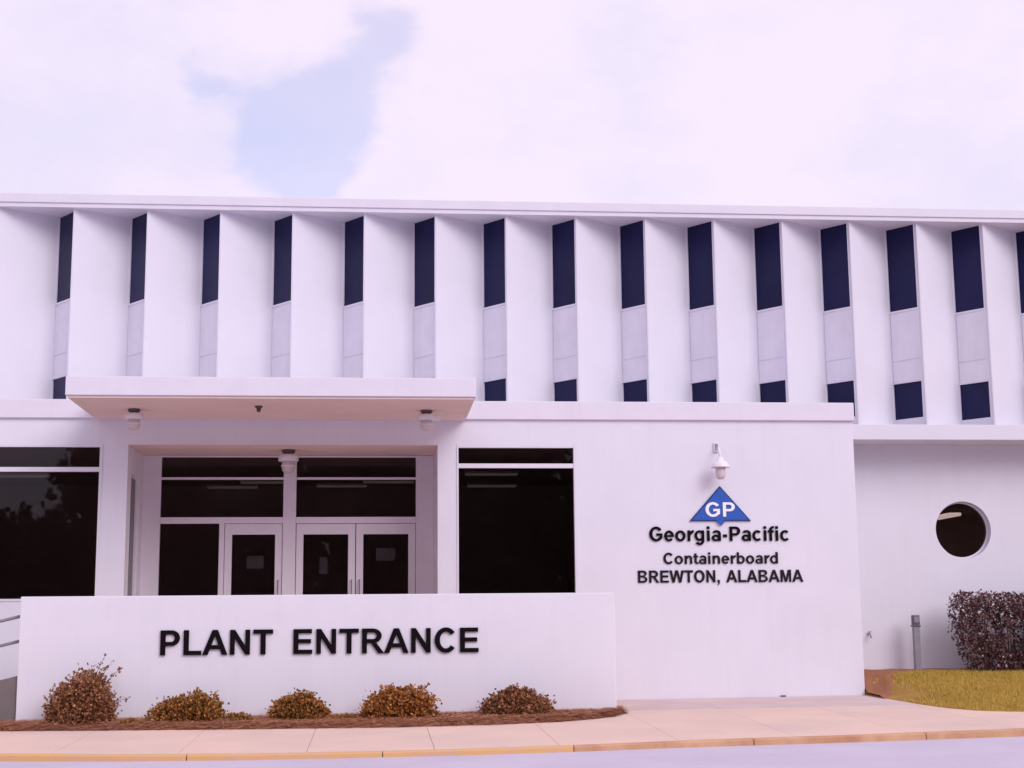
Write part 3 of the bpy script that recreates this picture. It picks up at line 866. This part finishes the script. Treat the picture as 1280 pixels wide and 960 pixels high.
# ------------------------------------------------------------------ shrubs
def leaf_quads(P, D, size, rng, ratio=.42):
    """small folded diamond leaves at P pointing along D"""
    n = len(P)
    D = D / np.maximum(1e-6, np.linalg.norm(D, axis=1))[:, None]
    r = rng.normal(size=(n, 3)); Sd = np.cross(D, r); Sd /= np.maximum(1e-6, np.linalg.norm(Sd, axis=1))[:, None]
    s_ = (size * rng.uniform(.6, 1.35, n))[:, None]
    V = np.zeros((n, 4, 3))
    V[:, 0] = P; V[:, 1] = P + D * s_ * .5 + Sd * s_ * ratio; V[:, 2] = P + D * s_; V[:, 3] = P + D * s_ * .5 - Sd * s_ * ratio
    return V.reshape(-1, 3)
M_BUSH = [mat('bush_leaves_rust', None, .7, .2, island=[(.13, .05, .026), (.36, .135, .06), (.22, .095, .04), (.50, .24, .14), (.20, .12, .045)], var=.25, vscale=5, var2=(.14, .06, .035)),
          mat('bush_leaves_olive', None, .7, .2, island=[(.11, .055, .022), (.30, .145, .035), (.46, .16, .045), (.22, .11, .032), (.54, .24, .075)], var=.25, vscale=5, var2=(.12, .08, .03)),
          mat('bush_leaves_orange', None, .7, .2, island=[(.13, .055, .022), (.48, .155, .035), (.27, .125, .035), (.58, .22, .065), (.20, .12, .04)], var=.25, vscale=5, var2=(.15, .08, .03))]
def bush(x, y, z0, rx, ry, h, seed, m, label, nst=90, leaves=5200, size=.042, sprigs=3, name='bush', group='bushes along the sign wall', skew=0.0):
    rng = np.random.default_rng(seed)
    root = tag(empty(name, (x, y, z0)), label, 'bush', group)
    st = MB()
    P = []; D = []
    lump = [(rng.uniform(0, 2 * np.pi), rng.uniform(.7, 1.15)) for _ in range(7)]
    def rad(d):
        a = math.atan2(d[1], d[0]); s_ = 1.0
        for la, lr in lump:
            w = math.exp(-((math.atan2(math.sin(a - la), math.cos(a - la))) / .5) ** 2)
            s_ += (lr - 1) * w * .55
        return s_
    tips = []
    for i in range(nst):
        a = rng.uniform(0, 2 * np.pi); e = math.asin(rng.uniform(.02, 1.0))
        d = np.array([math.cos(a) * math.cos(e), math.sin(a) * math.cos(e), math.sin(e)])
        L_ = rng.uniform(.70, 1.0) * rad(d)
        if i < sprigs: L_ *= 1.28; 
        tip = np.array([d[0] * rx + skew * d[2] * rx, d[1] * ry, d[2] * h]) * L_
        tip[2] = max(tip[2], .02)
        tip[1] = min(tip[1], (SY - .05) - y) if y < -2 else tip[1]
        tips.append((tip, i < sprigs))
        b = np.array([rng.normal(0, rx * .18), rng.normal(0, ry * .18), -.03])
        mid = (b + tip) / 2 + np.array([0, 0, .12 * h])
        if i < 45:
            st.tube([Vector((x, y, z0)) + Vector(b), Vector((x, y, z0)) + Vector(mid), Vector((x, y, z0)) + Vector(tip)], [.009, .006, .002], 4, cap=False)
        m_ = max(8, int(leaves / nst * (L_ if i >= sprigs else .55)))
        t = rng.uniform(.30, 1.0, m_) ** .75
        pt = np.outer((1 - t) ** 2, b) + np.outer(2 * t * (1 - t), mid) + np.outer(t ** 2, tip)
        sc = np.where(t > .9, .35, 1.0)[:, None]
        sp = .105 if i >= sprigs else .03
        pt = pt + rng.normal(size=(m_, 3)) * np.array([rx, ry, h * .9]) * sp * sc
        pt[:, 2] = np.maximum(pt[:, 2], .0)
        P.append(pt)
        D.append((tip - b)[None, :] / np.linalg.norm(tip - b) * .8 + rng.normal(size=(m_, 3)) * .75 + np.array([0, 0, .25]))
    nv = int(leaves * .55)                               # inner growth fills the dome
    u = rng.normal(size=(nv, 3)); u /= np.linalg.norm(u, axis=1)[:, None]; u[:, 2] = np.abs(u[:, 2])
    rr = rng.uniform(.45, .93, nv) ** .6
    k_ = np.array([rad(q) for q in u]) * rr
    P.append(u * np.array([rx, ry, h])[None, :] * k_[:, None] * .9 + np.array([skew * rx, 0, 0]) * (u[:, 2:] * .8))
    D.append(u + rng.normal(size=(nv, 3)) * .7)
    P = np.concatenate(P); D = np.concatenate(D)
    if y < -2: P[:, 1] = np.minimum(P[:, 1], SY - .06 - y)
    V = leaf_quads(P, D, size, rng)
    if y < -2: V[:, 1] = np.minimum(V[:, 1], SY - .012 - y)
    quads('foliage', m, V, np.arange(len(V)).reshape(-1, 4), root)
    st.build('stems', M_BARK, root, fix=False)
    return root
bz = lambda x, y: bed_z(x, y)
BU = [(-4.20, -2.95, .56, .40, .86, 0, 'tallest rust brown bush at the ramp end of the sign wall', 110, 7500, 5, .05),
      (-2.70, -2.97, .62, .38, .45, 1, 'wide low olive green bush beside the tallest bush', 100, 6200, 2, .25),
      (-1.08, -3.00, .52, .36, .42, 1, 'small round olive bush under the end of the word PLANT', 90, 5600, 1, -.1),
      (.34, -3.03, .66, .40, .50, 2, 'orange tinged spreading bush in the middle of the word ENTRANCE', 100, 6400, 4, .1),
      (2.10, -2.95, .62, .38, .44, 0, 'brown bush past the last letter, at the rounded end of the mulch bed', 100, 6200, 3, -.05)]
for i, (x, y, rx, ry, h, mi, lb, ns, nl, sp, sk) in enumerate(BU):
    bush(x, y, bz(x, y) - .01, rx, ry, h, 20 + i, M_BUSH[mi], lb, ns, nl, sprigs=sp, skew=sk)
M_WEED = mat('dry_weed_leaves', None, .8, .15, island=[(.30, .13, .04), (.38, .20, .06), (.22, .13, .04), (.42, .22, .09)])
for i, (x, y, rx, h, lb) in enumerate(((-1.95, -3.12, .30, .13, 'low tuft of dry orange weeds between the wide olive bush and the small round bush'),
                                       (-.42, -3.2, .2, .07, 'flat tuft of dry weeds beside the orange tinged bush'),
                                       (-3.45, -3.2, .18, .07, 'flat tuft of dry weeds between the tallest bush and its neighbour'))):
    bush(x, y, bz(x, y) - .005, rx, .16, h, 50 + i, M_WEED, lb, 30, 500, .035, 0, 'weed_tuft', 'weed tufts in the bed')

# clipped hedge by the round window
M_HEDGE = mat('purple_hedge_leaves', None, .65, .25, island=[(.05, .02, .024), (.14, .05, .058), (.08, .035, .035), (.26, .12, .12), (.10, .055, .045), (.48, .36, .38)], var=.3, vscale=4, var2=(.06, .02, .03))
def hedge():
    rng = np.random.default_rng(77)
    hx0, hx1, hy0, hy1 = 10.42, 13.6, .82, 1.62
    zb = lawn_z(11.2, 1.2)
    root = tag(empty('hedge', ((hx0 + hx1) / 2, (hy0 + hy1) / 2, zb)), 'square clipped purple brown hedge under the round window', 'hedge')
    c = Vector(root.location)
    zt = 1.77 - zb
    P = []; 
    n = 19000
    u = rng.random((n * 5, 3))
    for q in u:
        z = q[2] * zt
        x = hx0 + (hx1 - hx0) * q[0]; y = hy0 + (hy1 - hy0) * q[1]
        tap = .30 * max(0, 1 - z / (zt * .62)) ** 1.3            # narrows towards the foot
        if x < hx0 + tap + .02 * math.sin(z * 14): continue
        if y < hy0 + tap * .7: continue
        # hollow thin places
        v = math.sin(x * 7.1 + 1.3) + math.sin(z * 6.3 + x * 2.2) + .8 * math.sin(y * 9 + z * 3)
        cx = math.exp(-((x - 11.05) / .10) ** 2 - ((z - .85) / .22) ** 2) + math.exp(-((x - 11.48) / .14) ** 2 - ((z - .55) / .33) ** 2)
        if rng.random() < .97 * min(1, 1.25 * cx): continue
        nz = mnoise.noise(Vector((x * 5.5, y * 5.5, z * 5.0))) + .5 * mnoise.noise(Vector((x * 12, y * 12, z * 12)))
        if nz < -.16 and rng.random() < .93: continue
        P.append((x - c.x, y - c.y, z))
        if len(P) >= n: break
    P = np.array(P)
    P += rng.normal(size=P.shape) * .022
    D = rng.normal(size=P.shape) + np.array([0, -.4, .35])
    V = leaf_quads(P, D, .05, rng, .42)
    quads('foliage', M_HEDGE, V, np.arange(len(V)).reshape(-1, 4), root)
    st = MB()
    for i in range(46):
        bx = rng.uniform(hx0 + .4, hx1 - .1); by = rng.uniform(hy0 + .3, hy1 - .2)
        tx = bx + rng.normal(0, .18); ty = by + rng.normal(0, .12)
        st.tube([(bx, by, zb - .06), ((bx + tx) / 2 + rng.normal(0, .05), (by + ty) / 2, zb + zt * .5), (tx, ty, zb + zt * .93)], [.016, .011, .004], 5, cap=False)
    st.build('stems', M_BARK, root, fix=False)
hedge()

# ------------------------------------------------------------------ post and tap by the wing wall
px_, py_ = 9.82, 1.60
zb = lawn_z(px_, py_)
post = tag(empty('marker_post', (px_, py_, zb)), 'short grey metal post with a darker head in front of the wing wall', 'post')
MB().box(px_ - .058, px_ + .058, py_ - .05, py_ + .05, zb - .1, 1.185).build('shaft', M_POST, post, bevel=.012)
MB().box(px_ - .072, px_ + .072, py_ - .062, py_ + .062, 1.186, 1.226).build('collar', M_POSTD, post, bevel=.008)
MB().box(px_ - .064, px_ + .064, py_ - .055, py_ + .055, 1.227, 1.40).build('head', M_POSTD, post, bevel=.015)
MB().box(px_ - .045, px_ + .045, py_ - .06, py_ - .0555, 1.27, 1.37).build('face_plate', M_POST, post)
tap = tag(empty('wall_tap', (9.07, WY, 1.0)), 'tiny metal hose tap on the wing wall near the corner', 'tap')
MB().tube([(9.07, WY + .01, 1.06), (9.07, WY - .06, 1.06), (9.07, WY - .09, 1.045), (9.07, WY - .10, .99)], .014, 8).build('spout', M_POST, tap)
MB().lathe([(0, 0), (.03, 0), (.03, .01), (0, .01)], (9.07, WY - .05, 1.10), 12).tube([(9.07, WY - .05, 1.06), (9.07, WY - .05, 1.10)], .006, 6).build('wheel', M_POSTD, tap)
# drain notch at the foot of the entrance wall
tag(MB().box(6.82, 6.90, -.03, -.001, .035, .075).build('wall_outlet', M_POSTD, bevel=.006), 'tiny dark outlet cap at the foot of the lettered wall', 'outlet')

# ------------------------------------------------------------------ wood across the road, mirrored in the windows
def wood():
    rng = np.random.default_rng(3)
    mt = mat('wood_leaves', None, .8, .1, island=[(.015, .020, .010), (.035, .04, .016), (.025, .03, .016), (.05, .05, .022)])
    P = []
    tr = MB()
    for k in range(140):
        x = -150 + 300 * (k % 70) / 69 + rng.normal(0, 1.2) + (2 if k > 69 else 0); y = (-112 if k < 70 else -119) + rng.normal(0, 1.5); h = rng.uniform(18, 25)
        if -39 < x < -28: h *= .5
        tr.tube([(x, y, -.7), (x + rng.normal(0, .3), y, h * .5), (x + rng.normal(0, .6), y, h * .9)], [.32, .22, .06], 6, cap=False)
        for c in range(34):
            cz = rng.uniform(.02, 1.0) * h
            r = 3.6 * (1.05 - (cz / h) ** 2 * .7)
            a = rng.uniform(0, 2 * np.pi); rr = r * rng.random() ** .5
            cc = np.array([x + math.cos(a) * rr, y + math.sin(a) * rr, cz])
            P.append(cc + rng.normal(size=(48, 3)) * np.array([1.1, 1.1, .9]))
    P = np.concatenate(P)
    P[:, 2] = np.maximum(P[:, 2], .2)
    V = leaf_quads(P, rng.normal(size=P.shape), 1.0, rng, .5)
    o = quads('wood', mt, V, np.arange(len(V)).reshape(-1, 4))
    tag(o, 'dark wood across the road, mirrored in the entrance windows', 'wood', kind='stuff')
    t_ = tr.build('trunks', M_BARK, None, fix=False)
    t_.parent = o
    t_['kind'] = 'stuff'
wood()
